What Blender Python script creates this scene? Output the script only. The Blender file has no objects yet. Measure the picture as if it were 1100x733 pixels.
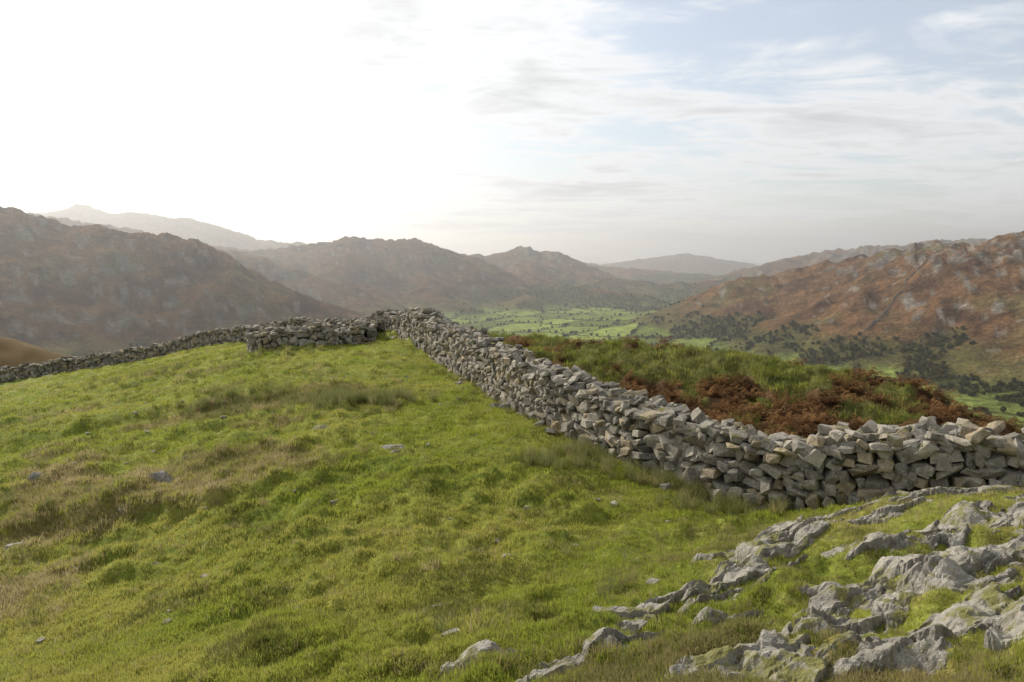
import bpy, bmesh, math, random
import numpy as np
from mathutils import Vector, Matrix, Euler
random.seed(7); rng=np.random.default_rng(7)
sc=bpy.context.scene
sc.view_settings.view_transform='Standard'; sc.view_settings.look='None'; sc.view_settings.exposure=0
# ------------------------------------------------------------ noise
perm=np.random.default_rng(3).permutation(256); perm=np.concatenate([perm,perm,perm])
ga=np.random.default_rng(4).uniform(0,2*np.pi,256)
def perlin(x,y,seed=0):
    x=np.asarray(x,float)+seed*37.17; y=np.asarray(y,float)+seed*91.3
    xi=np.floor(x).astype(np.int64); yi=np.floor(y).astype(np.int64)
    xf=x-xi; yf=y-yi
    u=xf*xf*xf*(xf*(xf*6-15)+10); v=yf*yf*yf*(yf*(yf*6-15)+10)
    def g(ix,iy,dx,dy):
        h=ga[perm[(perm[ix&255]+(iy&255))]&255]
        return np.cos(h)*dx+np.sin(h)*dy
    a=g(xi,yi,xf,yf); b=g(xi+1,yi,xf-1,yf); c=g(xi,yi+1,xf,yf-1); d=g(xi+1,yi+1,xf-1,yf-1)
    return (a+(b-a)*u+((c+(d-c)*u)-(a+(b-a)*u))*v)*1.5
def fbm(x,y,o=4,seed=0,ridged=False):
    s=0;a=1.0;t=0
    for i in range(o):
        n=perlin(x*2**i,y*2**i,seed+i)
        if ridged: n=1-2*np.abs(n)
        s=s+a*n; t+=a; a*=0.5
    return s/t
def sstep(a,b,x):
    t=np.clip((x-a)/(b-a),0,1); return t*t*(3-2*t)
vr=np.random.default_rng(8).uniform(0,1,(256,6))
def voronoi(x,y,seed=0):
    """returns plane-height of nearest cell and distance to edge"""
    x=x+seed*13.7; y=y+seed*5.3
    xi=np.floor(x).astype(np.int64); yi=np.floor(y).astype(np.int64)
    d1=np.full(x.shape,9.); d2=np.full(x.shape,9.); hh=np.zeros(x.shape)
    for i in(-1,0,1):
        for j in(-1,0,1):
            h=perm[(perm[(xi+i)&255]+((yi+j)&255))]&255
            q=vr[h]; px=xi+i+q[...,0]; py=yi+j+q[...,1]
            dx,dy=x-px,y-py; d=np.hypot(dx,dy)
            hv=q[...,2]+(q[...,3]-.5)*dx*1.3+(q[...,4]-.5)*dy*1.3
            nb=d<d1
            d2=np.where(nb,d1,np.minimum(d2,d)); hh=np.where(nb,hv,hh); d1=np.where(nb,d,d1)
    return hh,d2-d1
# ------------------------------------------------------------ near terrain
CP=np.array([
(8.7,12.5,-4.35),(5.3,14,-4.85),(3.2,16.9,-4.75),(1.3,20.8,-4.7),(0,25,-4.7),(-2,31.4,-4.65),(-5.9,42.5,-4.65),
(14,10.5,-4.0),(10,16,-4.9),
(-9.07,48,-5.5),(-14.3,54,-6.1),(-22.7,60,-7.3),(-27.3,62,-8.1),(-36.3,64,-9.8),(-44.3,64,-11),(-50.8,62,-12.5),
(-13.9,40,-5.45),(-8.5,41,-5.15),(-7.5,23.7,-5.2),(-11.4,16.4,-5.8),(-6.1,8.3,-4.9),(-28.6,41,-8.8),(-19,30,-6.8),
(-2.2,6.6,-3.95),(0,5.1,-3.1),(1.7,8.4,-4.0),(5,12.6,-4.6),(7,11.5,-3.75),(3.8,8.35,-3.4),(3.4,5.75,-2.75),
(6.5,9.3,-3.1),(2.9,4.1,-2.3),(1.6,4.8,-2.7),(0,0,-1.65),(-5,0,-3.3),(5,0,-1.7),(0,-8,-1.8),(12,5,-2.6),
(3.4,30,-4.1),(6.7,28,-4.1),(10.1,25,-4.15),(11.8,24,-4.5),(13.6,22,-5.2),(16,21,-6.2),
(4.2,23.5,-5.3),(7.5,20,-5.5),(10.5,18,-5.7),
(-2,13,-4.75),(-3,18,-4.85),
(-80,80,-16),(-80,0,-11),(45,-15,-4),(45,30,-10),(45,60,-14),(-20,-15,-4),(0,80,-9),(-80,-15,-10),(20,60,-10)])
def tps(r2): return 0.5*r2*np.log(r2+1e-9)
n=len(CP)
D2=((CP[:,None,:2]-CP[None,:,:2])**2).sum(-1)
A=np.zeros((n+3,n+3)); A[:n,:n]=tps(D2)+np.eye(n)*0.15; A[:n,n]=1; A[:n,n+1:]=CP[:,:2]; A[n,:n]=1; A[n+1:,:n]=CP[:,:2].T
sol=np.linalg.solve(A,np.concatenate([CP[:,2],[0,0,0]]))
def near_h(x,y):
    xc=np.clip(x,-80,45); yc=np.clip(y,-15,80)
    z=sol[n]+sol[n+1]*xc+sol[n+2]*yc
    for i in range(n):
        z=z+sol[i]*tps((xc-CP[i,0])**2+(yc-CP[i,1])**2)
    return z
BX=[-80,-60,-22,-12,-6,0,3.4,8,12,16,25,45]; BY=[62,68,66,60,50,38,34,30,26,23,18,8]
def mound_mask(x,y):
    return sstep(-1.2,2.2,x-0.12*y+0.3)*sstep(13.5,10.5,y+0.05*x)
def small(x,y):
    m=mound_mask(x,y)
    z=0.16*fbm(x/4.5,y/4.5,3,1)+0.06*fbm(x/0.9,y/0.9,3,5)
    rough=.25+.75*sstep(-0.15,0.2,fbm(x/7,y/7,2,9)+0.4*np.exp(-((x+9)**2/60+(y-18)**2/70)))
    near_wall=sstep(.5,5,-(x-np.interp(y,[10.6,14.1,20.8,42.5],[14.5,5.3,1.3,-5.9])))
    z=z+rough*near_wall*(0.38*np.maximum(0,fbm(x/0.85,y/0.85,3,12)+0.08)+.07*fbm(x/.25,y/.25,2,14)+.18*fbm(x/2.2,y/2.0,2,17))
    w1=perlin(x/3.,y/3.,18)*1.2
    z=z+.46*(sstep(-.5,.4,y-15.8-.22*(x+8)+w1)-.5)*sstep(-2.5,-6,x)+.36*(sstep(-.8,.6,y-27-.1*(x+8)+w1)-.5)*sstep(-4,-8,x)*sstep(-30,-22,x)
    z=z+m*(0.14*fbm(x/1.3,y/1.3,4,20)+.04*fbm(x/.35,y/.35,2,24))
    far=sstep(0,3,(x-(8.7-(y-12.5)*0.62)))*sstep(14,17,y)
    z=z+far*(0.75*fbm(x/3.4,y/2.6,4,31)+.4*fbm(x/1.1,y/1.0,3,35,True)-.18)
    return z
# ------------------------------------------------------------ far ridges (x,y,z crest)
R=[
 (0.46,50,[(-1500,1150,200),(-1228,1300,138),(-935,1350,78),(-793,1400,42),(-676,1450,26),(-566,1450,-36),(-441,1400,-98),(-357,1350,-135)]),
 (0.46,35,[(-1250,1050,60),(-1000,1080,-5),(-740,1130,-60),(-520,1160,-120)]),
 (0.40,50,[(-1500,2100,90),(-1050,2150,25),(-760,2200,-15),(-560,2150,-62),(-420,2050,-118)]),
 (0.36,80,[(-2500,2400,260),(-1750,2500,150),(-1350,2600,85),(-1000,2600,20)]),
 (0.36,60,[(-3600,4600,260),(-2960,4500,225),(-2750,4500,262),(-2567,4500,298),(-2400,4500,260),(-2230,4500,262),(-2050,4500,225),(-1955,4500,225),(-1813,4500,140),(-1587,4500,98),(-1200,4400,70)]),
 (0.36,55,[(-1500,3100,50),(-1133,3050,22),(-900,3000,26),(-756,3000,44),(-623,2950,66),(-434,2950,60),(-348,2950,12),(-230,2850,-40),(-120,2700,-90)]),
 (0.50,30,[(-623,2950,50),(-560,2500,-10),(-480,2150,-80),(-400,1900,-135)]),
 (0.50,30,[(-900,3000,20),(-820,2500,-40),(-700,2100,-95)]),
 (0.50,30,[(-400,2950,40),(-300,2600,-50),(-220,2250,-120)]),
 (0.36,50,[(-383,3800,25),(-144,3800,8),(-20,3800,24),(48,3800,40),(120,3800,28),(191,3800,0),(335,3800,-81),(526,3700,-150)]),
 (0.45,40,[(48,3800,25),(60,3200,-60),(60,2750,-110),(30,2400,-140)]),
 (0.30,50,[(60,2900,-105),(230,2850,-110),(420,2800,-130),(500,2750,-155)]),
 (0.30,60,[(250,3500,-95),(480,3400,-105),(700,3300,-120),(900,3200,-105),(1200,3100,-60)]),
 (0.30,90,[(302,6000,15),(680,6000,-58),(1133,6000,-120)]),
 (0.30,90,[(500,4900,-60),(900,4900,-80),(1250,4800,-110)]),
 (0.22,120,[(907,8500,-95),(1410,8000,-20),(1864,8000,36),(2217,8000,-18),(2620,8000,-115)]),
 (0.30,90,[(1360,4000,-70),(1511,4000,-15),(1763,4000,30),(2015,4000,60),(2317,4000,80),(2569,4000,84),(3300,3900,110)]),
 (0.38,40,[(352,2000,-175),(478,2000,-138),(574,1900,-96),(680,1800,-35),(792,1700,-12),(907,1600,14),(926,1500,26),(980,1400,38),(1160,1250,70),(1500,1000,120)]),
 (0.42,30,[(926,1500,10),(800,1330,-65),(700,1200,-118)]),
 (0.42,30,[(740,1750,-20),(640,1600,-85),(560,1480,-130)]),
]
FLOOR=-172.0
def far_h(x,y):
    wx=x+70*fbm(x/420,y/420,4,40); wy=y+70*fbm(x/420,y/420,4,50)
    best=np.full(x.shape,FLOOR-300.0)
    for s,w,P in R:
        rb=np.full(x.shape,-1e9)
        for (x0,y0,z0),(x1,y1,z1) in zip(P[:-1],P[1:]):
            dx,dy=x1-x0,y1-y0; L=dx*dx+dy*dy
            t=np.clip(((wx-x0)*dx+(wy-y0)*dy)/L,0,1)
            d=np.hypot(wx-x0-t*dx,wy-y0-t*dy)
            rb=np.maximum(rb, z0+t*(z1-z0)-s*(np.sqrt(d*d+w*w)-w))
        best=np.maximum(best,rb)
    relief=sstep(FLOOR-5,FLOOR+90,best); hi=sstep(-90,30,best)
    best=best+relief*(26*fbm(x/280,y/280,5,60,True)-10+16*fbm(x/85,y/85,4,70,True))*0.9+hi*(11*fbm(x/45,y/45,3,74,True))
    k=14.0
    d=best-FLOOR
    z=FLOOR+0.5*(d+np.sqrt(d*d+k*k))
    return z+1.5*fbm(x/120,y/120,2,80)
def height(x,y):
    x=np.asarray(x,float); y=np.asarray(y,float)
    s=np.maximum.reduce([y-np.interp(x,BX,BY), -62-x, x-40, -60-y])
    s=np.maximum(s,0)
    z=near_h(x,y)+small(x,y)-0.62*(np.sqrt(s*s+9)-3)
    d=np.hypot(x+66,y-90); z=np.maximum(z,-9.3-0.5*(np.sqrt(d*d+16)-4)+0.4*fbm(x/4,y/4,3,33))
    out=z.copy()
    r=np.hypot(x,y); m=r>140
    if m.any():
        fh=far_h(x[m],y[m]); out[m]=np.maximum(z[m],fh)
    return out
# rock outcrop: height above turf
RC=[(3.1,9.0,1.0,.44,.5,1.0),(4.0,10.0,1.0,.36,.55,.8),(5.0,10.9,.8,.3,.4,.75),(1.9,7.3,1.25,.38,.3,.9),(2.7,7.9,.8,.3,.3,.75),(.75,5.6,.75,.25,.3,.9),(3.4,6.0,1.1,.45,-.1,1.0),
(1.6,4.5,.8,.34,.2,.95),(6.6,10.2,1.6,.45,.0,.9),(5.3,8.0,1.25,.46,.1,.95),(3.9,8.3,.6,.28,.2,.75),(2.8,4.5,1.0,.5,.1,1.0),(-.3,5.9,.5,.16,.2,.6),
(2.5,5.3,.7,.26,.3,.8),(5.0,9.5,.9,.28,.1,.7),(4.6,6.6,1.1,.42,0,1.0),(7.6,9.0,1.5,.55,0,.9),(3.8,4.7,1.0,.55,0,1.0),(5.6,11.6,1.3,.28,.3,.75),(4.2,7.3,.8,.26,0,.7),(1.2,6.4,.4,.18,.4,.6),(6.0,7.0,1.2,.48,0,.95),(2.0,6.2,.5,.2,.3,.65),(.9,4.4,.3,.15,.3,.6),(.6,7.2,.4,.12,.2,.5)]
def rock_delta(x,y):
    m=np.zeros(x.shape)
    for cx,cy,a,b,yw,am in RC:
        u=((x-cx)*math.cos(yw)+(y-cy)*math.sin(yw))/a; v=(-(x-cx)*math.sin(yw)+(y-cy)*math.cos(yw))/b
        m=np.maximum(m,am*np.exp(-(u*u+v*v)*.8))
    wx=x+.08*fbm(x/.35,y/.35,3,300); wy=y+.08*fbm(x/.35,y/.35,3,301)
    ux=wx*.94+wy*.34; uy=-wx*.34+wy*.94
    h1,e1=voronoi(ux/.62,uy/.38,1); h2,e2=voronoi(ux/.20,uy/.13,2)
    t=-uy/.45+.5*perlin(x/.9,y/.9,305)+h1*.8; saw=t-np.floor(t)
    d=-.145+.25*sstep(.05,.8,m)+.16*(h1-.5)+.045*(h2-.5)+.11*(saw-.5)*sstep(.1,.4,m)-.06*sstep(.06,0,e1)-.02*sstep(.10,0,e2)
    d=d-.05*sstep(.10,.4,fbm(x/.5,y/.4,3,320))
    d=np.minimum(d,.08+.16*(d-.08))
    d=d+.016*fbm(x/.10,y/.10,3,310,True)-.008
    return np.where(m<.05,-.3,d)
# ------------------------------------------------------------ mesh helper
def mk(name,V,Fc,mat=None,col=None,smooth=False,parent=None,link=True):
    V=np.asarray(V,np.float32)
    me=bpy.data.meshes.new(name)
    if isinstance(Fc,np.ndarray):
        k=Fc.shape[1]; nf=len(Fc)
        me.vertices.add(len(V)); me.vertices.foreach_set('co',V.ravel())
        me.loops.add(nf*k); me.loops.foreach_set('vertex_index',Fc.ravel().astype(np.int32))
        me.polygons.add(nf); me.polygons.foreach_set('loop_start',np.arange(0,nf*k,k,dtype=np.int32))
        me.update(calc_edges=True)
    else:
        me.from_pydata(V.tolist(),[],Fc); me.update()
    if col is not None:
        a=me.color_attributes.new('Col','FLOAT_COLOR','POINT')
        c=np.ones((len(V),4),np.float32); c[:,:3]=col; a.data.foreach_set('color',c.ravel())
    me.polygons.foreach_set('use_smooth',np.full(len(me.polygons),smooth))
    ob=bpy.data.objects.new(name,me)
    if mat: me.materials.append(mat)
    if link: sc.collection.objects.link(ob)
    if parent: ob.parent=parent
    return ob
# ------------------------------------------------------------ node helpers
def newmat(name):
    m=bpy.data.materials.new(name); m.use_nodes=True; nt=m.node_tree; nt.nodes.clear()
    o=nt.nodes.new('ShaderNodeOutputMaterial'); return m,nt,o
def N(nt,t,**k):
    nd=nt.nodes.new(t)
    for a,b in k.items(): setattr(nd,a,b)
    return nd
def noise(nt,vec,scale,detail=6,rough=0.6,dist=0):
    nd=N(nt,'ShaderNodeTexNoise'); nd.inputs['Scale'].default_value=scale; nd.inputs['Detail'].default_value=detail
    nd.inputs['Roughness'].default_value=rough; nd.inputs['Distortion'].default_value=dist
    if vec is not None: nt.links.new(vec,nd.inputs['Vector'])
    return nd.outputs['Fac']
def mrange(nt,v,a,b,c,d):
    nd=N(nt,'ShaderNodeMapRange'); nt.links.new(v,nd.inputs[0])
    for i,q in enumerate((a,b,c,d)): nd.inputs[i+1].default_value=q
    return nd.outputs[0]
def mix(nt,f,a,b,mode='MIX'):
    nd=N(nt,'ShaderNodeMix',data_type='RGBA',blend_type=mode)
    for s,q in ((nd.inputs[0],f),(nd.inputs[6],a),(nd.inputs[7],b)):
        if hasattr(q,'links'): nt.links.new(q,s)
        elif isinstance(q,(int,float)): s.default_value=q
        else: s.default_value=(*q,1)
    return nd.outputs[2]
def mth(nt,op,a,b=0.0,clamp=False):
    nd=N(nt,'ShaderNodeMath',operation=op,use_clamp=clamp)
    for s,q in ((nd.inputs[0],a),(nd.inputs[1],b)):
        if hasattr(q,'links'): nt.links.new(q,s)
        else: s.default_value=q
    return nd.outputs[0]
def bsdf(nt,o,col,rough=0.9,bump=None,strength=0.5,dist=0.05,spec=0.2):
    b=N(nt,'ShaderNodeBsdfPrincipled'); b.inputs['Roughness'].default_value=rough; b.inputs['Specular IOR Level'].default_value=spec
    if hasattr(col,'links'): nt.links.new(col,b.inputs['Base Color'])
    else: b.inputs['Base Color'].default_value=(*col,1)
    if bump is not None:
        bp=N(nt,'ShaderNodeBump'); bp.inputs['Strength'].default_value=strength; bp.inputs['Distance'].default_value=dist
        nt.links.new(bump,bp.inputs['Height']); nt.links.new(bp.outputs[0],b.inputs['Normal'])
    nt.links.new(b.outputs[0],o.inputs[0]); return b
def posn(nt): return N(nt,'ShaderNodeNewGeometry').outputs['Position']
def colattr(nt): 
    a=N(nt,'ShaderNodeVertexColor'); a.layer_name='Col'; return a.outputs[0]
m_ground,nt,o=newmat('grass_turf'); p=posn(nt)
n1=noise(nt,p,9,5,.7); n2=noise(nt,p,45,3,.7)
c=mix(nt,1.0,colattr(nt),mix(nt,mrange(nt,n1,.3,.7,0,1),(.62,.62,.6),(1.35,1.3,1.2)),'MULTIPLY')
c=mix(nt,1.0,c,mix(nt,mrange(nt,n2,.3,.7,0,1),(.6,.6,.6),(1.35,1.35,1.3)),'MULTIPLY')
bsdf(nt,o,c,.95,mth(nt,'ADD',n1,mth(nt,'MULTIPLY',n2,.4)),.7,.06,.1)
m_hill,nt,o=newmat('bracken_fell'); p=posn(nt)
n1=noise(nt,p,.03,7,.7); n2=noise(nt,p,.15,4,.7)
c=mix(nt,1.0,colattr(nt),mix(nt,mrange(nt,n1,.35,.65,0,1),(.55,.55,.55),(1.45,1.4,1.3)),'MULTIPLY')
c=mix(nt,1.0,c,mix(nt,mrange(nt,n2,.35,.65,0,1),(.65,.65,.65),(1.3,1.3,1.3)),'MULTIPLY')
bsdf(nt,o,c,1,mth(nt,'ADD',n1,mth(nt,'MULTIPLY',n2,.3)),.9,20,.0)
def stone_mat(name,moss,mlo=.5):
    m,nt,o=newmat(name); p=posn(nt)
    n1=noise(nt,p,5,6,.7); n2=noise(nt,p,28,5,.7); n3=noise(nt,p,3.1,4,.65,.5)
    c=mix(nt,1.0,colattr(nt),mix(nt,mrange(nt,n1,.3,.7,0,1),(.6,.57,.54),(1.4,1.37,1.3)),'MULTIPLY')
    lich=mrange(nt,n2,.52,.64,0,.75); c=mix(nt,lich,c,(.46,.46,.40))
    dk=mrange(nt,noise(nt,p,14,4,.7),.54,.68,0,.7); c=mix(nt,dk,c,(.07,.062,.048))
    g=N(nt,'ShaderNodeNewGeometry'); s=N(nt,'ShaderNodeSeparateXYZ'); nt.links.new(g.outputs['Normal'],s.inputs[0])
    mm=mth(nt,'MULTIPLY',mrange(nt,s.outputs[2],.2,.8,0,1),mrange(nt,n3,mlo,mlo+.08,0,.9))
    c=mix(nt,mm,c,mix(nt,n2,(.09,.095,.015),(.22,.20,.045)))
    bsdf(nt,o,c,.88,mth(nt,'ADD',n1,mth(nt,'MULTIPLY',n2,.45)),.9,.06,.3)
    return m
m_wall=stone_mat('dry_stone',True,.55); m_rock=stone_mat('outcrop_stone',True,.50)
def leafmat(name,c1,c2,c3,tr=.45,scale=.3):
    m,nt,o=newmat(name); p=posn(nt)
    oi=N(nt,'ShaderNodeObjectInfo')
    c=mix(nt,oi.outputs['Random'],c1,c2)
    c=mix(nt,mrange(nt,noise(nt,p,scale,2,.6),.42,.62,0,1),c,c3)
    d=N(nt,'ShaderNodeBsdfDiffuse'); t=N(nt,'ShaderNodeBsdfTranslucent'); ms=N(nt,'ShaderNodeMixShader'); ms.inputs[0].default_value=tr
    nt.links.new(c,d.inputs[0]); nt.links.new(c,t.inputs[0]); nt.links.new(d.outputs[0],ms.inputs[1]); nt.links.new(t.outputs[0],ms.inputs[2]); nt.links.new(ms.outputs[0],o.inputs[0])
    return m
m_grass=leafmat('grass_blade',(.225,.275,.038),(.34,.375,.062),(.38,.365,.09),.5)
m_grassd=leafmat('coarse_grass_blade',(.12,.145,.03),(.19,.20,.045),(.16,.165,.05))
m_dry=leafmat('dry_grass_blade',(.34,.28,.13),(.22,.21,.08),(.42,.35,.19))
m_rush=leafmat('rush_blade',(.14,.17,.05),(.30,.29,.13),(.21,.23,.085),.4)
m_brk=leafmat('bracken_frond',(.24,.125,.055),(.34,.20,.09),(.16,.09,.045),.4,1.0)
m_tree=leafmat('tree_foliage',(.07,.085,.03),(.15,.115,.045),(.09,.10,.04),.15,.01)
# ------------------------------------------------------------ ground + hills mesh
a1=np.radians(np.arange(-42,42.01,.14)); a2=np.radians(np.arange(43.5,317.6,1.5)); ang=np.concatenate([a1,a2])
rr=np.exp(np.linspace(np.log(0.4),np.log(34000),1150))
split=int(np.searchsorted(rr,200))
def grid(rs):
    Rg,Ag=np.meshgrid(rs,ang,indexing='ij'); X=Rg*np.sin(Ag); Y=Rg*np.cos(Ag)
    Z=height(X.ravel(),Y.ravel()).reshape(X.shape)
    nr,na=X.shape; i=np.arange(nr-1)[:,None]*na; j=np.arange(na)[None,:]; j2=(j+1)%na
    Q=np.stack([i+j,i+j2,i+na+j2,i+na+j],-1).reshape(-1,4)[:,::-1]
    return X,Y,Z,Q
def lerp(a,b,t): return a+(b-a)*t[...,None]
def C(*c): return np.array(c)
wall_path=[(14.5,10.6),(11.5,11.6),(8.66,12.5),(6.9,13.2),(5.3,14.1),(3.2,16.9),(1.3,20.8),(0,25),(-2,31.4),(-5.9,42.5)]
left_path=[(-5.9,42.9),(-7.2,46),(-9.4,48.3),(-14.3,54),(-22.7,60),(-27.3,62),(-36.3,64),(-44.3,64),(-50.8,62),(-60,58)]
ruin_path=[(-8.4,41.2),(-14.0,40.2),(-15.0,45.8),(-9.2,46.8),(-8.4,41.6)]
def pdist(x,y,P):
    d=np.full(np.shape(x),1e9)
    for (x0,y0),(x1,y1) in zip(P[:-1],P[1:]):
        dx,dy=x1-x0,y1-y0; t=np.clip(((x-x0)*dx+(y-y0)*dy)/(dx*dx+dy*dy),0,1)
        d=np.minimum(d,np.hypot(x-x0-t*dx,y-y0-t*dy))
    return d
def wallx(y): return np.interp(y,[10.6,12.5,14.1,16.9,20.8,25,31.4,42.5],[14.5,8.66,5.3,3.2,1.3,0,-2,-5.9])
def beyond(x,y): return sstep(0,.6,x-wallx(y))*sstep(10,13,y)
def dryness(x,y):
    d=fbm(x/5,y/4,4,90)*.9
    d=d+.55*np.exp(-(((x+9)/5)**2+((y-26)/2.6)**2))+.46*np.exp(-(((x+10)/5)**2+((y-17)/4)**2))-.10
    d=d-.35*np.exp(-((x+1.5)/3.0)**2)*sstep(8,14,y)
    return sstep(.08,.34,d)
def brkmask(x,y,z):
    return fbm(x/2.2,y/2.2,4,120)+.08-np.clip((z+4.9)*.42,-.25,.42)
X,Y,Z,Q=grid(rr[:split+1])
x,y,z=X.ravel(),Y.ravel(),Z.ravel()
col=lerp(C(.145,.18,.028)*np.ones((len(x),3)),C(.235,.25,.052),sstep(-.3,.35,fbm(x/3,y/3,4,100)))
dr=dryness(x,y); col=lerp(col,C(.20,.155,.065),dr*.8)
mm=mound_mask(x,y)
col=lerp(col,C(.19,.17,.065),mm*.55*sstep(-.1,.3,fbm(x/.8,y/.8,3,115)))
be=beyond(x,y); col=lerp(col,C(.10,.105,.03),be*.9)
col=lerp(col,C(.11,.065,.035),be*sstep(-.15,.05,brkmask(x,y,z)))
s=y-np.interp(x,BX,BY); col=lerp(col,C(.13,.085,.035),sstep(1,6,s))
mk('ground',np.stack([x,y,z],1),Q,m_ground,col,True)
X,Y,Z,Q=grid(rr[split:])
x,y,z=X.ravel(),Y.ravel(),Z.ravel()
gy,gx=np.gradient(Z)
dr_=np.gradient(rr[split:])[:,None]; slope=np.abs(gy/dr_).ravel()
col=np.ones((len(x),3))*C(.175,.10,.05)
col=lerp(col,C(.15,.125,.055),sstep(.0,.35,fbm(x/180,y/180,5,130)))
col=lerp(col,C(.095,.054,.03),sstep(.0,.3,fbm(x/90,y/90,4,140)))
col=lerp(col,C(.24,.225,.20),sstep(.20,.34,fbm(x/26,y/26,5,150)+.3*sstep(.35,.7,slope)+.28*sstep(-50,30,z)*sstep(-200,400,x)-.1)*.8)
lft_shade=sstep(300,-200,x); col=col*(1-.32*lft_shade[:,None])  # backlit shade of the left fells, darkened into their vertex colour
def fieldcol(x,y):
    u=(x*.86-y*.5)/120+.4*fbm(x/300,y/300,2,160); v=(x*.5+y*.86)/190+.4*fbm(x/300,y/300,2,165)
    iu=np.floor(u).astype(int); iv=np.floor(v).astype(int)
    h=perm[(perm[iu&255]+iv)&255]/255.
    e=np.minimum(np.minimum(u-iu,1-u+iu),np.minimum(v-iv,1-v+iv))
    c=lerp(C(.13,.17,.045)*np.ones((len(x),3)),C(.30,.37,.09),h)
    return lerp(c,C(.05,.055,.025),sstep(.05,.03,e)), h
fc,hh=fieldcol(x,y)
col=lerp(col,C(.13,.12,.045),sstep(FLOOR+60,FLOOR+22,z+25*fbm(x/100,y/100,3,170)))
flat=sstep(FLOOR+20,FLOOR+9,z+6*fbm(x/90,y/90,3,172))
col=lerp(col,fc,flat*(1-.35*sstep(450,650,x)*sstep(1700,1300,y)))
def woodmask(x,y,z):
    r=np.hypot(x,y)
    w=fbm(x/150,y/150,5,180)+.3*sstep(FLOOR+95,FLOOR+30,z)-.40
    rt=np.exp(-(((x-500)/230)**2+((y-1400)/330)**2)); w=w+.34*rt*sstep(-95,-130,z)
    w=w+.42*sstep(2250,2700,r)*sstep(-70,-110,z)
    w=w-.35*sstep(FLOOR+14,FLOOR+4,z)*sstep(2600,2100,r)*sstep(700,450,x)+.05*sstep(1500,1150,r)*sstep(FLOOR+40,FLOOR+10,z)
    return sstep(.0,.2,w)*sstep(-60,-100,z)*sstep(6500,5000,r)
wm=woodmask(x,y,z); col=lerp(col,C(.08,.078,.03),wm*.8)
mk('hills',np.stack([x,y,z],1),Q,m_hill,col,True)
P_=[(560,1180),(640,1260),(720,1350),(790,1400),(900,1480)]
ts=np.linspace(0,1,160); fx=np.interp(ts,np.linspace(0,1,5),[q[0] for q in P_])+6*np.sin(ts*20); fy=np.interp(ts,np.linspace(0,1,5),[q[1] for q in P_]); fz=height(fx,fy)
V=[];T=[]
for i in range(160):
    for dx,dz in ((-1.0,-3),(-.6,1.6),(.6,1.6),(1.0,-3)): V.append((fx[i]+dx,fy[i],fz[i]+dz))
for i in range(159):
    for j in range(3): T.append([i*4+j,i*4+4+j,i*4+5+j,i*4+1+j])
mk('fell_boundary_wall',V,np.array(T),m_wall,np.ones((len(V),3))*.15)
# ------------------------------------------------------------ stones
def hull_variant(rg,nr=6,bev=.06):
    bm=bmesh.new()
    for sx in(-1,1):
        for sy in(-1,1):
            for sz in(-1,1): bm.verts.new((sx*rg.uniform(.4,1),sy*rg.uniform(.45,1),sz*rg.uniform(.4,1)))
    for _ in range(nr):
        v=rg.normal(size=3); v/=np.abs(v).max(); v*=rg.uniform(.85,1.05); bm.verts.new(v)
    bmesh.ops.convex_hull(bm,input=bm.verts[:])
    bmesh.ops.delete(bm,geom=[v for v in bm.verts if not v.link_faces],context='VERTS')
    bmesh.ops.dissolve_limit(bm,angle_limit=math.radians(12),verts=bm.verts[:],edges=bm.edges[:])
    bmesh.ops.bevel(bm,geom=bm.edges[:],offset=bev,segments=1,affect='EDGES',clamp_overlap=True)
    bmesh.ops.triangulate(bm,faces=bm.faces[:])
    bm.verts.index_update()
    V=np.array([v.co[:] for v in bm.verts]); T=np.array([[v.index for v in f.verts] for f in bm.faces]); bm.free()
    return V,T
VAR=[hull_variant(rng,int(rng.integers(2,8)),rng.uniform(.03,.07)) for _ in range(80)]
def eul(rx,ry,rz): return np.array(Euler((rx,ry,rz)).to_matrix())
class Acc:
    def __init__(s): s.V=[];s.T=[];s.C=[];s.n=0
    def add(s,V,T,c): s.V.append(V);s.T.append(T+s.n);s.C.append(np.tile(c,(len(V),1)));s.n+=len(V)
    def out(s,name,mat,smooth=False): return mk(name,np.concatenate(s.V),np.concatenate(s.T),mat,np.concatenate(s.C),smooth)
def stonecol():
    b=rng.uniform(.15,.36)
    c=np.array([b*1.09,b,b*.85])
    if rng.random()<.2: c=c*np.array([1.1,.97,.78])
    if rng.random()<.15: c=c*.55
    return c
def stone(acc,pos,half,rot):
    V,T=VAR[rng.integers(len(VAR))]
    acc.add((V*half)@rot.T+pos,T,stonecol())
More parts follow.
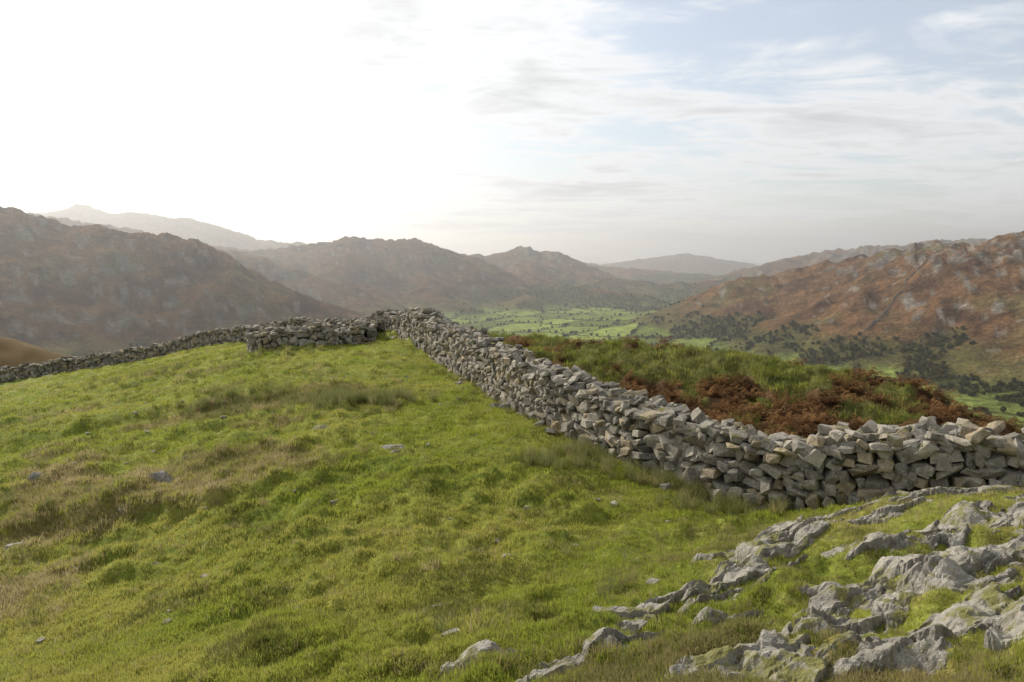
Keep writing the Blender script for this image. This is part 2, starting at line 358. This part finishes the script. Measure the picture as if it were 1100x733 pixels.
def build_wall(name,P,hfun,tb=.55,tt=.40,size=1.0,toprows=4):
    P=np.array(P,float)
    seg=np.hypot(*np.diff(P,axis=0).T); cum=np.concatenate([[0],np.cumsum(seg)]); L=cum[-1]
    ss=np.linspace(0,L,int(L*5)+2); px=np.interp(ss,cum,P[:,0]); py=np.interp(ss,cum,P[:,1])
    k=np.ones(9)/9
    if len(ss)>30:
        for arr in (px,py):
            a=np.convolve(np.pad(arr,4,mode='edge'),k,'valid'); arr[4:-4]=a[4:-4]
    gz=height(px,py); gz=np.convolve(np.pad(gz,4,mode='edge'),k,'valid')
    tx=np.gradient(px); ty=np.gradient(py); l=np.hypot(tx,ty); tx/=l; ty/=l
    def at(s):
        return (np.interp(s,ss,px),np.interp(s,ss,py),np.interp(s,ss,gz),np.interp(s,ss,tx),np.interp(s,ss,ty))
    acc=Acc()
    for side in (-1,1):
        zc=-.15; ci=0
        while zc<2.2:
            hh=size*rng.uniform(.11,.21)*(1.2 if zc<.45 else 1)
            s=rng.uniform(-.2,0)
            while s<L:
                ln=size*rng.choice([rng.uniform(.12,.24),rng.uniform(.2,.34),rng.uniform(.3,.55)],p=[.38,.40,.22]); sm=s+ln/2
                if sm>L+.1: break
                X0,Y0,G,TX,TY=at(min(sm,L)); H=hfun(min(sm,L))
                zz=zc+hh/2+.10*float(perlin(np.array(sm/.9),np.array(ci*2.3+side*7)))+rng.normal(0,.028)
                if zz+hh*.3<H:
                    f=min(1,max(0,zz/H)); off=tb+(tt-tb)*f
                    dep=size*rng.uniform(.17,.26)
                    c=side*(off-dep*.75+rng.uniform(-.05,.09))
                    yaw=math.atan2(TY,TX)
                    R3=eul(rng.normal(0,.16),rng.normal(0,.28),yaw+rng.normal(0,.2))
                    stone(acc,np.array([X0-TY*c,Y0+TX*c,G+zz]),np.array([ln*.6,dep,hh*rng.uniform(.5,.95)]),R3)
                s+=ln*rng.uniform(.85,1.02)
            zc+=hh; ci+=1
    for layer in range(3):
        s=0
        while s<L:
            X0,Y0,G,TX,TY=at(s); H=hfun(s)
            for q in range(toprows):
                if layer>0 and rng.random()<(.45 if layer==1 else .8): continue
                c=(q/(toprows-1)*2-1)*(tt-.04)+rng.uniform(-.09,.09)
                a=size*rng.uniform(.10,.26); b=size*rng.uniform(.08,.17); h=size*rng.uniform(.05,.12)
                R3=eul(rng.normal(0,.26),rng.normal(0,.26),rng.uniform(0,6.28))
                stone(acc,np.array([X0-TY*c,Y0+TX*c,G+H-.05+layer*.1+rng.uniform(-.05,.06)]),np.array([a,b,h]),R3)
            s+=size*rng.uniform(.18,.28)
    n_=len(ss); V=[]
    for i in range(n_):
        H=hfun(ss[i])-.12
        for c,zz in ((-(tb-.22),-.4),(-(tt-.22),H),((tt-.22),H),((tb-.22),-.4)):
            V.append((px[i]-ty[i]*c,py[i]+tx[i]*c,gz[i]+zz))
    T=[]
    for i in range(n_-1):
        a=i*4;b=a+4
        for j in range(3):
            T+= [[a+j,b+j,b+j+1],[a+j,b+j+1,a+j+1]]
    acc.add(np.array(V),np.array(T),np.array([.04,.036,.03]))
    for _ in range(int(L*.8)):
        s=rng.uniform(0,L); X0,Y0,G,TX,TY=at(s); sd_=rng.choice([-1,1]); c=sd_*(tb+rng.uniform(.0,.5)**1.0)
        px_,py_=X0-TY*c,Y0+TX*c; z_=float(height(np.array([px_]),np.array([py_]))[0])
        stone(acc,np.array([px_,py_,z_+.02]),size*np.array([rng.uniform(.1,.22),rng.uniform(.08,.15),rng.uniform(.06,.12)]),eul(rng.normal(0,.3),rng.normal(0,.3),rng.uniform(0,6)))
    return acc.out(name,m_wall)
hn=lambda s,k: 0.15*float(perlin(np.array(s/1.8),np.array(k*3.3)))+.08*float(perlin(np.array(s/.5),np.array(k*5.1)))
build_wall('dry_stone_wall',wall_path,lambda s: 1.18+.0075*s+hn(s,1),.66,.5,1.08)
build_wall('dry_stone_wall',left_path,lambda s: 1.05+hn(s,2),.55,.4,1.2,toprows=3)
build_wall('ruined_guardhouse',ruin_path,lambda s: .85+2*hn(s,3),.6,.5,1.15)
# ------------------------------------------------------------ rock outcrop
st_=.018; gx_=np.arange(-1.4,10.4,st_); gy_=np.arange(3.0,12.9,st_); X,Y=np.meshgrid(gx_,gy_,indexing='xy')
d=rock_delta(X.ravel(),Y.ravel()); zt=height(X.ravel(),Y.ravel()); Zr=zt+d
ny,nx=X.shape; ii=np.arange(ny-1)[:,None]*nx; jj=np.arange(nx-1)[None,:]
Q=np.stack([ii+jj,ii+jj+1,ii+nx+jj+1,ii+nx+jj],-1).reshape(-1,4)
ok=(d[Q].max(1)>-.05); Q=Q[ok]; used=np.unique(Q); remap=-np.ones(len(d),int); remap[used]=np.arange(len(used)); Q=remap[Q]
xx,yy=X.ravel()[used],Y.ravel()[used]
h1,_=voronoi((xx*.94+yy*.34)/.62,(-xx*.34+yy*.94)/.38,1)
g=.19+.12*np.clip(h1,0,1)
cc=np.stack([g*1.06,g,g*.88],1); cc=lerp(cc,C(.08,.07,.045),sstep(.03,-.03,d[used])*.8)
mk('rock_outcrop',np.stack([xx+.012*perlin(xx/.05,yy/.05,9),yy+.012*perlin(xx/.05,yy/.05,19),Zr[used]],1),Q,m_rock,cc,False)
def rockmesh(name,cx,cy,a,b,c,yaw,tilt=.15,sink=.3,seed=0,sub=5):
    bm=bmesh.new(); bmesh.ops.create_icosphere(bm,subdivisions=sub,radius=1)
    V=np.array([v.co[:] for v in bm.verts]); T=np.array([[v.index for v in f.verts] for f in bm.faces]); bm.free()
    rg=np.random.default_rng(seed+100)
    for _ in range(22):
        nrm=rg.normal(size=3); nrm/=np.linalg.norm(nrm); d=rg.uniform(.45,.85)
        q=V@nrm; over=np.maximum(0,q-d); V=V-np.outer(over*.98,nrm)
    V=V*np.array([a,b,c])
    nn=V/np.maximum(1e-6,np.linalg.norm(V,axis=1))[:,None]
    d=.05*fbm(V[:,0]/.2+V[:,2]/.2,V[:,1]/.2-V[:,2]/.2,4,seed+200,True)*min(a,1)
    V=V+nn*d[:,None]
    V=V@eul(rg.normal(0,tilt),rg.normal(0,tilt),yaw).T
    z0=float(height(np.array([cx]),np.array([cy]))[0])
    V=V+np.array([cx,cy,z0-c*sink])
    g=rg.uniform(.20,.29)
    return mk(name,V,T,m_rock,np.ones((len(V),3))*C(g*1.05,g,g*.89),False)
rocks=[(3.1,9.0,.5,.28,.26,.5),(3.7,9.7,.35,.2,.18,.7),
(-8.6,17.5,.6,.4,.30,.2),(-10.2,14.6,.3,.2,.18,.5),(-3.0,18.5,.45,.26,.24,.2),(-5.4,20.5,.4,.24,.24,.2),(-.6,7.3,.2,.12,.08,.1),(-1.5,5.9,.16,.1,.07,.4),
(-.9,9.1,.2,.12,.07,.4),(-6.4,12.8,.2,.14,.1,.4),(-12.5,19,.3,.2,.18,.4),(-2.9,18.0,.22,.16,.12,.9)]
for i,(cx,cy,a,b,c,yw) in enumerate(rocks):
    rockmesh('boulder' if i<2 else 'field_rock',cx,cy,a,b,c,yw,.2,.2,i)
# ------------------------------------------------------------ scatter by geometry nodes
def tuft(name,nb,h0,h1,w,spread,bend,mat,seed):
    rg=np.random.default_rng(seed); V=[];Fs=[]
    for i in range(nb):
        az=rg.uniform(0,6.283); rad=spread*math.sqrt(rg.random()); bx,by=rad*math.cos(az),rad*math.sin(az)
        h=rg.uniform(h0,h1); la=rg.uniform(0,6.283) if rad<spread*.3 else az+rg.normal(0,.7); ln=h*bend*rg.uniform(.2,1.2)
        fa=rg.uniform(0,3.14); wx,wy=w*math.cos(fa)*rg.uniform(.6,1.2),w*math.sin(fa)
        k=len(V); dx,dy=math.cos(la)*ln,math.sin(la)*ln
        V+=[(bx-wx,by-wy,-.02),(bx+wx,by+wy,-.02),(bx+dx*.35+wx*.75,by+dy*.35+wy*.75,h*.6),(bx+dx*.35-wx*.75,by+dy*.35-wy*.75,h*.6),(bx+dx,by+dy,h)]
        Fs+=[(k,k+1,k+2,k+3),(k+3,k+2,k+4)]
    return mk(name,V,Fs,mat,None,False,link=False)
def scatter(name,protos,P,S,seed=0):
    col_=bpy.data.collections.new(name+'_parts')
    for p_ in protos: col_.objects.link(p_)
    n_=len(P); me=bpy.data.meshes.new(name); me.vertices.add(n_); me.vertices.foreach_set('co',np.asarray(P,np.float32).ravel())
    rg=np.random.default_rng(seed)
    a=me.attributes.new('scl','FLOAT','POINT'); a.data.foreach_set('value',np.asarray(S,np.float32))
    a=me.attributes.new('rot','FLOAT_VECTOR','POINT'); rot=np.stack([rg.normal(0,.08,n_),rg.normal(0,.08,n_),rg.uniform(0,6.28,n_)],1).astype(np.float32); a.data.foreach_set('vector',rot.ravel())
    a=me.attributes.new('idx','INT','POINT'); a.data.foreach_set('value',rg.integers(0,len(protos),n_).astype(np.int32))
    ob=bpy.data.objects.new(name,me); sc.collection.objects.link(ob)
    g=bpy.data.node_groups.new(name,'GeometryNodeTree')
    g.interface.new_socket('Geometry',in_out='INPUT',socket_type='NodeSocketGeometry'); g.interface.new_socket('Geometry',in_out='OUTPUT',socket_type='NodeSocketGeometry')
    gi=g.nodes.new('NodeGroupInput'); go=g.nodes.new('NodeGroupOutput')
    ip=g.nodes.new('GeometryNodeInstanceOnPoints'); ci=g.nodes.new('GeometryNodeCollectionInfo'); ci.inputs[0].default_value=col_; ci.inputs['Separate Children'].default_value=True; ci.inputs['Reset Children'].default_value=True
    def att(nm,t):
        q=g.nodes.new('GeometryNodeInputNamedAttribute'); q.data_type=t; q.inputs[0].default_value=nm; return q.outputs[0]
    g.links.new(gi.outputs[0],ip.inputs['Points']); g.links.new(ci.outputs[0],ip.inputs['Instance']); ip.inputs['Pick Instance'].default_value=True
    g.links.new(att('idx','INT'),ip.inputs['Instance Index'])
    e=g.nodes.new('FunctionNodeEulerToRotation'); g.links.new(att('rot','FLOAT_VECTOR'),e.inputs[0]); g.links.new(e.outputs[0],ip.inputs['Rotation'])
    g.links.new(att('scl','FLOAT'),ip.inputs['Scale']); g.links.new(ip.outputs[0],go.inputs[0])
    md=ob.modifiers.new('scatter','NODES'); md.node_group=g
    return ob
zat=height
NG=190000
r=np.exp(rng.uniform(np.log(3.2),np.log(72),NG)); th=np.radians(rng.uniform(-42,42,NG)); gx_,gy_=r*np.sin(th),r*np.cos(th)
keep=(pdist(gx_,gy_,wall_path)>.62)&(pdist(gx_,gy_,left_path)>.55)&(pdist(gx_,gy_,ruin_path)>.6)&(gy_-np.interp(gx_,BX,BY)<3)
keep&=~((gy_<10.6)&(gx_>14))
bey=(beyond(gx_,gy_)>.3)&(gy_>9)
for cx,cy,a,b,c,yw in rocks:
    keep&=~((((gx_-cx)*math.cos(yw)+(gy_-cy)*math.sin(yw))/(a*.85))**2+((-(gx_-cx)*math.sin(yw)+(gy_-cy)*math.cos(yw))/(b*.9))**2<1)
keep&=rock_delta(gx_,gy_)<-.008
gx_,gy_,r,bey=gx_[keep],gy_[keep],r[keep],bey[keep]
gz_=zat(gx_,gy_); dd=dryness(gx_,gy_)
isdry=rng.random(len(gx_))<dd*.6+.04+.16*mound_mask(gx_,gy_)
scl=.55+.14*r**.6; scl*=rng.uniform(.6,1.3,len(r))*(1+.6*fbm(gx_/1.0,gy_/1.0,3,220)+.3*dd)*(1-.38*mound_mask(gx_,gy_))
P=np.stack([gx_,gy_,gz_],1)
low=brkmask(gx_,gy_,gz_)>-.05
# coarse darker patches in the turf
dkp=rng.random(len(gx_))<.05+.6*sstep(.12,.35,fbm(gx_/2.2,gy_/1.8,4,240))
ok=~isdry&~(bey)&~dkp
scatter('grass',[tuft('grass_tuft',13,.018,.055,.0036,.06,.7,m_grass,i) for i in range(6)],P[ok],scl[ok],1)
ok=~isdry&~(bey)&dkp
scatter('coarse_grass',[tuft('coarse_tuft',14,.02,.07,.0036,.06,.7,m_grassd,i+90) for i in range(4)],P[ok],scl[ok]*1.1,11)
ok=bey&~low&(rng.random(len(gx_))<.8)
scatter('bank_grass',[tuft('bank_tuft',16,.03,.09,.0036,.07,.8,m_grassd,i+10) for i in range(3)]+[tuft('bank_tuft_pale',16,.03,.09,.0036,.07,.8,m_grass,16),tuft('bank_tuft_dry',16,.03,.09,.0036,.07,.8,m_rush,15)],P[ok],scl[ok]*1.2,12)
ok=isdry&~(bey&low)
scatter('dry_grass',[tuft('dry_tuft',14,.03,.08,.003,.06,.8,m_dry,i+20) for i in range(5)],P[ok],scl[ok]*1.05,2)
nq=4600; qx=rng.uniform(-30,4,nq); qy=rng.uniform(5,60,nq); kk=(rng.random(nq)<sstep(.0,.3,fbm(qx/3,qy/3,3,230)+.3*dryness(qx,qy)-.0))&(pdist(qx,qy,wall_path)>.8)&(rock_delta(qx,qy)<-.02)&(qx<wallx(qy))&(pdist(qx,qy,ruin_path)>.7)&(qy<np.interp(qx,BX,BY)-6)
qx,qy=qx[kk],qy[kk]
scatter('tussock_grass',[tuft('tussock',55,.06,.2,.004,.15,.9,m_grassd,60),tuft('tussock_dry',45,.06,.2,.004,.13,.9,m_dry,61),tuft('tussock_rushy',55,.05,.16,.004,.15,.9,m_rush,62),tuft('tussock_low',55,.06,.18,.004,.18,.9,m_grassd,63)],np.stack([qx,qy,zat(qx,qy)],1),rng.uniform(.5,1.2,len(qx)),9)
ns=170; sx_=rng.uniform(-16,9,ns); sy_=rng.uniform(4.2,32,ns); kk=(sx_<wallx(sy_)-1)&((sy_<14)|(sx_<2)); 
sx_,sy_=sx_[kk],sy_[kk]; pr=[]
for i in range(6):
    V,T=VAR[i]; pr.append(mk('loose_stone_shape',V*np.array([1,.7,.5]),T,m_rock,np.ones((len(V),3))*C(.27,.255,.22),False,link=False))
scatter('loose_stones',pr,np.stack([sx_,sy_,zat(sx_,sy_)+.015],1),rng.uniform(.03,.11,len(sx_)),15)
# rushes
pts=[]
def zone(n_,xs,ys,s0,s1,offwall=None):
    for _ in range(n_):
        if offwall:
            yy=rng.uniform(*ys); xx=float(wallx(yy))-rng.uniform(*offwall)*(.6+.4*math.sin(yy*2))-.7
        else: xx=rng.normal((xs[0]+xs[1])/2,(xs[1]-xs[0])/3.2); yy=rng.normal((ys[0]+ys[1])/2,(ys[1]-ys[0])/3.2)
        pts.append((xx,yy,rng.uniform(s0,s1)))
zone(170,None,(12.9,18),.45,.85,(0,3.0))
zone(60,None,(14,32),.3,.6,(0,.5))
zone(170,(-7.4,-3.2),(23.6,25.6),.55,1.0)
zone(140,(-12.5,-7.5),(25,28),.45,.9)
zone(60,(-21,-15.5),(36,39),.5,.9)
zone(50,(-15,-10),(37,39.5),.4,.8)
zone(70,(-16,-8),(12,20),.25,.5)
for a_,b_,c_ in ((1.25,8.5,.75),(1.4,8.6,.65),(1.1,8.45,.6),(3.0,7.9,.45),(-.8,7.6,.35),(.8,10.8,.45),(2.6,8.1,.6)): pts.append((a_,b_,c_))
pts=np.array(pts); kp=pdist(pts[:,0],pts[:,1],wall_path)>.55; pts=pts[kp]
scatter('rushes',[tuft('rush_tuft',60,.25,.6,.0045,.14,.55,m_rush,i+40) for i in range(3)]+[tuft('rush_tuft_dark',60,.25,.55,.0045,.14,.6,m_grassd,78),tuft('rush_tuft_dry',60,.2,.5,.0045,.14,.7,m_dry,77)],np.stack([pts[:,0],pts[:,1],zat(pts[:,0],pts[:,1])],1),pts[:,2],3)
def frond(name,seed):
    rg=np.random.default_rng(seed); V=[];Fs=[]
    for i in range(9):
        az=rg.uniform(0,6.283); L=rg.uniform(.35,.6); h=rg.uniform(.25,.5)
        for k in range(9):
            t=(k+1)/10; cx=math.cos(az)*L*t; cy=math.sin(az)*L*t; cz=h*math.sin(t*2.4)*.9
            w=.13*(1-t)+.03
            for sd in(-1,1):
                q=len(V); px_,py_=-math.sin(az)*sd,math.cos(az)*sd
                V+=[(cx,cy,cz),(cx+math.cos(az)*.045,cy+math.sin(az)*.045,cz),(cx+px_*w+math.cos(az)*.03,cy+py_*w+math.sin(az)*.03,cz-rg.uniform(0,.06))]
                Fs.append((q,q+1,q+2))
    return mk(name,V,Fs,m_brk,None,False,link=False)
nb=8000; bx=rng.uniform(-2,22,nb); by=rng.uniform(13,36,nb)
kp=(beyond(bx,by)>.9)&(pdist(bx,by,wall_path)>.9)&(by-np.interp(bx,BX,BY)<4)
bx,by=bx[kp],by[kp]; bz=zat(bx,by)
kp=brkmask(bx,by,bz)>-.02
scatter('bracken',[frond('bracken_plant',i) for i in range(4)],np.stack([bx,by,bz],1)[kp],rng.uniform(.4,.95,kp.sum()),5)
# ------------------------------------------------------------ valley woodland
def crown(name,seed):
    rg=np.random.default_rng(seed); V=[];Fs=[]
    for i in range(110):
        d=rg.normal(size=3); d/=np.linalg.norm(d); rad=rg.uniform(.5,1)**.5
        c=np.array([d[0]*4*rad,d[1]*4*rad,5+d[2]*3.6*rad]); 
        if c[2]<2: c[2]=2
        s_=rg.uniform(.8,1.4); R3=eul(*rg.uniform(0,6,3)); q=len(V)
        for a_ in ((-s_,-s_,0),(s_,-s_,0),(s_*.7,s_,0.3),(-s_*.8,s_*.9,-.3)): V.append(tuple(R3@np.array(a_)+c))
        Fs+=[(q,q+1,q+2,q+3)]
    q=len(V)
    for k in range(5):
        a_=k*1.2566; V.append((.35*math.cos(a_),.35*math.sin(a_),-1)); 
    for k in range(5):
        a_=k*1.2566; V.append((.15*math.cos(a_),.15*math.sin(a_),6))
    for k in range(5): Fs.append((q+k,q+(k+1)%5,q+5+(k+1)%5,q+5+k))
    return mk(name,V,Fs,m_tree,None,False,link=False)
nt_=90000; r=np.exp(rng.uniform(np.log(650),np.log(5200),nt_)); th=np.radians(rng.uniform(-40,40,nt_)); tx,ty=r*np.sin(th),r*np.cos(th)
tz=height(tx,ty); w=woodmask(tx,ty,tz)
u_=(tx*.86-ty*.5)/120+.4*fbm(tx/300,ty/300,2,160); v_=(tx*.5+ty*.86)/190+.4*fbm(tx/300,ty/300,2,165)
e=np.minimum(np.minimum(u_%1,1-u_%1),np.minimum(v_%1,1-v_%1)); hed=(e<.03)&(tz<FLOOR+14)
kp=(rng.random(nt_)<w*.7)|(hed&(rng.random(nt_)<.6))|((tz<FLOOR+30)&(rng.random(nt_)<.008))
scatter('valley_woodland',[crown('tree_crown',i) for i in range(5)],np.stack([tx,ty,tz],1)[kp],rng.uniform(.35,.8,kp.sum()),6)
# ------------------------------------------------------------ haze volume over the valley
bm=bmesh.new(); bmesh.ops.create_cube(bm,size=1); me=bpy.data.meshes.new('valley_haze'); bm.to_mesh(me); bm.free()
hz=bpy.data.objects.new('valley_haze',me); sc.collection.objects.link(hz); hz.scale=(24000,17700,800); hz.location=(0,350+8850,100)
m,nt,o=newmat('haze'); v=N(nt,'ShaderNodeVolumeScatter'); v.inputs['Color'].default_value=(.92,.96,1,1); v.inputs['Density'].default_value=1.45e-4; v.inputs['Anisotropy'].default_value=.6
nt.links.new(v.outputs[0],o.inputs['Volume']); me.materials.append(m)
# ------------------------------------------------------------ light
EL,AZ=math.radians(29),math.radians(-43)
sd=Vector((math.sin(AZ)*math.cos(EL),math.cos(AZ)*math.cos(EL),math.sin(EL)))
L=bpy.data.lights.new('sun','SUN'); L.energy=5; L.angle=math.radians(.55); L.color=(1,.92,.80)
so=bpy.data.objects.new('sun',L); sc.collection.objects.link(so); so.rotation_euler=sd.to_track_quat('Z','Y').to_euler(); so.location=sd*100
w=bpy.data.worlds.new('World'); sc.world=w; w.use_nodes=True; nt=w.node_tree; nt.nodes.clear(); o=N(nt,'ShaderNodeOutputWorld')
sky=N(nt,'ShaderNodeTexSky',sky_type='NISHITA'); sky.sun_disc=False; sky.sun_elevation=EL; sky.sun_rotation=AZ; sky.dust_density=1
b1=N(nt,'ShaderNodeBackground'); b1.inputs[1].default_value=.15; nt.links.new(sky.outputs[0],b1.inputs[0])
tc=N(nt,'ShaderNodeTexCoord'); sp=N(nt,'ShaderNodeSeparateXYZ'); nt.links.new(tc.outputs['Generated'],sp.inputs[0])
zz=mth(nt,'ADD',mth(nt,'MAXIMUM',sp.outputs[2],0),.10)
cb=N(nt,'ShaderNodeCombineXYZ'); nt.links.new(mth(nt,'DIVIDE',sp.outputs[0],zz),cb.inputs[0]); nt.links.new(mth(nt,'DIVIDE',sp.outputs[1],zz),cb.inputs[1])
mp=N(nt,'ShaderNodeMapping'); nt.links.new(cb.outputs[0],mp.inputs[0]); mp.inputs['Rotation'].default_value=(0,0,.5); mp.inputs['Scale'].default_value=(.6,1.0,1); mp.inputs['Location'].default_value=(3.1,1.7,0)
nA=noise(nt,mp.outputs[0],.9,5,.58,.5); nB=noise(nt,mp.outputs[0],3.2,4,.65,.6)
cl=mth(nt,'ADD',mth(nt,'MULTIPLY',nA,.66),mth(nt,'MULTIPLY',nB,.34))
dt=N(nt,'ShaderNodeVectorMath',operation='DOT_PRODUCT'); nt.links.new(tc.outputs['Generated'],dt.inputs[0]); dt.inputs[1].default_value=sd
glow=mrange(nt,dt.outputs['Value'],.6,1,0,1); glow2=mth(nt,'POWER',glow,1.8)
mask=mth(nt,'ADD',mrange(nt,cl,.43,.52,.42,1),mth(nt,'MULTIPLY',glow2,.7),True)
st=mth(nt,'ADD',mrange(nt,cl,.40,.50,.84,.98),mth(nt,'MULTIPLY',glow2,.30))
st=mth(nt,'SUBTRACT',st,mrange(nt,cl,.50,.62,0,.30))
st=mth(nt,'MULTIPLY',st,mrange(nt,dt.outputs['Value'],-.7,.1,.42,1))
b2=N(nt,'ShaderNodeBackground'); b2.inputs[0].default_value=(.955,.975,1,1); nt.links.new(st,b2.inputs[1])
ms=N(nt,'ShaderNodeMixShader'); nt.links.new(mask,ms.inputs[0]); nt.links.new(b1.outputs[0],ms.inputs[1]); nt.links.new(b2.outputs[0],ms.inputs[2]); nt.links.new(ms.outputs[0],o.inputs[0])
# ------------------------------------------------------------ camera
cam=bpy.data.cameras.new('camera'); co=bpy.data.objects.new('camera',cam); sc.collection.objects.link(co)
cam.lens=26; cam.sensor_width=36; co.rotation_euler=(math.radians(90-6.36),0,0); cam.clip_start=.05; cam.clip_end=80000; sc.camera=co
